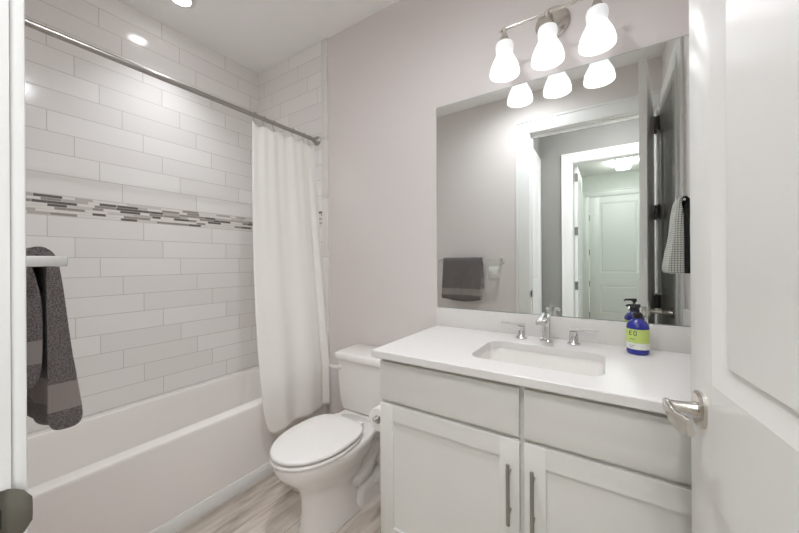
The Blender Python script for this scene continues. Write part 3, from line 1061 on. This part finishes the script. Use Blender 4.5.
# ================================================================= MIRROR
MX0, MX1, MZ0, MZ1 = -.803, XR - .012, .970, 2.071
t = thing('wall_mirror', 'large frameless wall mirror above the backsplash', 'mirror', ((MX0 + MX1) / 2, D - .004, MZ0))
MB().box(MX0, MX1, D - .0055, D - .0005, MZ0, MZ1).build('backing', M['mirroredge'], t)
MB().add([(MX0 + .002, D - .0058, MZ0 + .002), (MX1 - .002, D - .0058, MZ0 + .002), (MX1 - .002, D - .0058, MZ1 - .002), (MX0 + .002, D - .0058, MZ1 - .002)], [(0, 1, 2, 3)]).build('mirror_glass', M['mirror'], t, flip=False)

# ================================================================= VANITY LIGHT
LX, LY, LZ = -.214, 1.472, 2.256
t = thing('vanity_light', 'three-shade vanity light with nickel bar above the mirror', 'wall light', (LX, D, LZ))
b = MB()
b.lathe([(.072, D - .001), (.072, D - .010), (.060, D - .020), (.030, D - .028), (.010, D - .030)], (LX, 0, LZ + .046), 36, axis='y')
b.build('backplate', M['nickel'], t)
b = MB()
b.tube([(LX, D - .028, LZ + .046), (LX, D - .07, LZ + .046), (LX, LY + .02, LZ + .012), (LX, LY, LZ)], .008, 14)
b.build('arm', M['nickel'], t, ang=60)
b = MB()
b.tube([(LX - .190, LY, LZ), (LX + .190, LY, LZ)], .0065, 14)
b.sphere((LX - .192, LY, LZ), .010).sphere((LX + .192, LY, LZ), .010)
b.build('crossbar', M['nickel'], t, ang=60)
sh_prof = [(.0150, .003), (.030, 0), (.0385, -.007), (.0425, -.022), (.0420, -.038), (.0390, -.053), (.0400, -.066), (.0480, -.086), (.0580, -.108), (.0650, -.128), (.0690, -.146), (.0710, -.160), (.0700, -.171), (.0670, -.170), (.0640, -.148), (.0520, -.105), (.0360, -.062), (.0385, -.03), (.028, -.006)]
sh_prof = [(r * .90, h * .85) for r, h in sh_prof]
for k in range(3):
    x = LX + (k - 1) * .1765
    fb = MB()
    fb.lathe([(.008, .010), (.011, 0), (.0090, -.014), (.011, -.024), (.018, -.042), (.023, -.060), (.014, -.062)], (x, LY, LZ), 24)
    fo = fb.build('socket_cup', M['nickel'], t)
    so = MB().lathe(sh_prof, (0, 0, 0), 40, cap0=False, cap1=False).build('shade', M['shade'], fo, local=True, ang=70)
    so.location = Vector((x, LY, LZ - .059)) - t.location
    MB().sphere((x, LY, LZ - .140), .025, sz=1.15).build('bulb', M['bulb'], fo)

# ================================================================= TOWEL BAR, TOWEL, SWITCH ON THE DOORWAY WALL
BYR, BZR = .165, 1.226
t = thing('towel_bar', 'square chrome towel bar on the wall beside the doorway', 'towel bar', (-1.20, YF, BZR))
MB().box(-1.500, -.868, BYR - .0055, BYR + .0055, BZR - .0065, BZR + .0065, .0015).build('bar', M['chrome'], t)
for x in (-.878, -1.490):
    b = MB()
    b.box(x - .013, x + .013, YF + .006, BYR + .009, BZR - .010, BZR + .010, .002)
    b.box(x - .024, x + .024, YF, YF + .008, BZR - .024, BZR + .024, .002)
    b.build('post', M['chrome'], t)


def towel_ring(x, f):
    """outline in y,z of the folded towel over the bar at x; f 0..1 along the bar"""
    wob = .006 * math.sin(f * 9) + .004 * math.sin(f * 23 + 1)
    by, bz = BYR, BZR
    fb = bz - .390 + .012 * math.sin(f * 5 + 2) + .016 * max(0, f - .85)
    bb = bz - .275 - .03 * (1 - f)
    o = [(by - .034 + wob, bb), (by - .050 + wob, bb + .010), (by - .056 + wob, bb + .08), (by - .048, bz - .12), (by - .034, bz - .03), (by - .022, bz + .020), (by - .004, bz + .033), (by + .014, bz + .027), (by + .027, bz + .004),
         (by + .036, bz - .06), (by + .046 + wob * .5, bz - .16), (by + .056 + wob, bz - .25), (by + .066 + wob, bz - .33), (by + .068 + wob, fb + .020), (by + .060 + wob, fb + .003), (by + .040 + wob, fb), (by + .020 + wob, fb + .006),
         (by + .012 + wob, fb + .03), (by + .012 + wob, bz - .30), (by + .011, bz - .20), (by + .010, bz - .10), (by + .010, bz - .045), (by + .0105, bz - .012), (by + .0095, bz + .0095), (by - .0095, bz + .0095), (by - .0105, bz - .012),
         (by - .004, bz - .045), (by + .003, bz - .10), (by + .003, bz - .20), (by + .001 + wob, bb + .03), (by - .008 + wob, bb + .006)]
    out = []
    n = len(o)
    for i in range(n):          # Catmull-Rom through the outline
        p0, p1, p2, p3 = (Vector(o[(i + k) % n]) for k in (-1, 0, 1, 2))
        for q in range(3):
            t_ = q / 3
            out.append(.5 * (2 * p1 + (p2 - p0) * t_ + (2 * p0 - 5 * p1 + 4 * p2 - p3) * t_ ** 2 + (3 * p1 - p0 - 3 * p2 + p3) * t_ ** 3))
    return [(x, p.x, p.y) for p in out]


rings = [towel_ring(-1.440 + .400 * i / 36, i / 36) for i in range(37)]
tw = MB().loft(rings)
two = tw.build('bath_towel', M['towel'], None, ang=60)
bm = bmesh.new()
bm.from_mesh(two.data)
bmesh.ops.triangulate(bm, faces=[f for f in bm.faces if len(f.verts) > 4], ngon_method='EAR_CLIP')
bm.to_mesh(two.data)
bm.free()
tag(two, 'folded dark grey terry towel draped over the towel bar', 'towel')

t = thing('light_switch', 'white light switch plate below the towel bar end, seen in the mirror', 'light switch', (-.945, YF, 1.11))
MB().box(-1.003, -.887, YF, YF + .006, 1.052, 1.168, .003).build('plate', M['switch'], t)
for dx in (-.023, .023):
    MB().box(-.945 + dx - .0165, -.945 + dx + .0165, YF + .0055, YF + .010, 1.077, 1.143, .002).build('rocker', M['switch'], t)

# ================================================================= HAND TOWEL ON THE RIGHT WALL
RY, RZ2, RXA = 1.14, 1.508, XR - .042
t = thing('towel_holder', 'short chrome towel holder on the side wall beside the mirror', 'towel holder', (XR, RY, RZ2))
b = MB()
b.lathe([(.022, XR - .0005), (.022, XR - .007), (.009, XR - .011), (.0065, XR - .042)], (0, RY - .095, RZ2), 24, axis='x')
b.tube([(RXA, RY - .103, RZ2), (RXA, RY + .085, RZ2)], .0058, 14)
b.build('arm', M['chrome'], t)
ht = thing('hand_towel', 'white waffle hand towel with charcoal back layer hanging on the side wall', 'towel', (RXA, RY, 1.35))


def layer(side, L, n=26):
    """one half of the folded towel: rounded slabs stacked from the arm down; side -1 is the room side"""
    rings = []
    for i in range(n + 1):
        v = i / n
        z = RZ2 + .018 - (L + .018) * v
        inn = .0075 if v < .09 else max(.0008, .0075 - (v - .09) * .06)
        out = (.017 + .046 * min(1, v * 1.05) ** .8 + .003 * math.sin(v * 9)) if side < 0 else (.021 + .006 * v + .002 * math.sin(v * 8 + 1))
        if i == 0:
            out, inn = inn + .004, .0010
        if i == n:
            out -= .004
        hy = .072 + .020 * v + (-.004 if i in (0, n) else 0)
        ring = []
        for a_, b_ in rrect(out - inn, 2 * hy, min((out - inn) * .45, .012), 4):
            ring.append((RXA + side * ((inn + out) / 2 + a_ + .0035 * v * math.sin(b_ * 70)), RY + b_ + .004 * math.sin(v * 5), z + .004 * math.sin(b_ * 40) * (i == n)))
        rings.append(ring)
    return MB().loft(rings)


layer(-1, .350).build('front_layer', M['waffle'], ht, ang=60)
bt = layer(1, .348).build('back_layer', M['darkcloth'], ht, ang=60)
bt['label'] = 'charcoal back layer'

# ================================================================= TOILET PAPER
PX2, PY2, PZ2 = -.858, 1.19, .538
t = thing('paper_holder', 'chrome paper holder on the side of the vanity', 'paper holder', (VX0, PY2, PZ2))
b = MB()
b.lathe([(.022, VX0 - .0005), (.022, VX0 - .007), (.009, VX0 - .010), (.009, PX2 - .004)], (0, PY2 + .085, PZ2), 20, axis='x')
b.tube([(PX2, PY2 + .090, PZ2), (PX2, PY2 - .072, PZ2)], .0075, 14)
b.sphere((PX2, PY2 - .074, PZ2), .011)
b.build('arm', M['chrome'], t, ang=45)
b = MB()
b.lathe([(.0195, -.05), (.049, -.05), (.0505, -.048), (.0505, .048), (.049, .05), (.0195, .05), (.0195, -.05)], (PX2, PY2, PZ2 - .0115), 40, axis='y', cap0=False, cap1=False)
pr = b.build('paper_roll', M['paper'], None, ang=40)
tag(pr, 'white toilet paper roll beside the vanity cabinet', 'toilet paper')
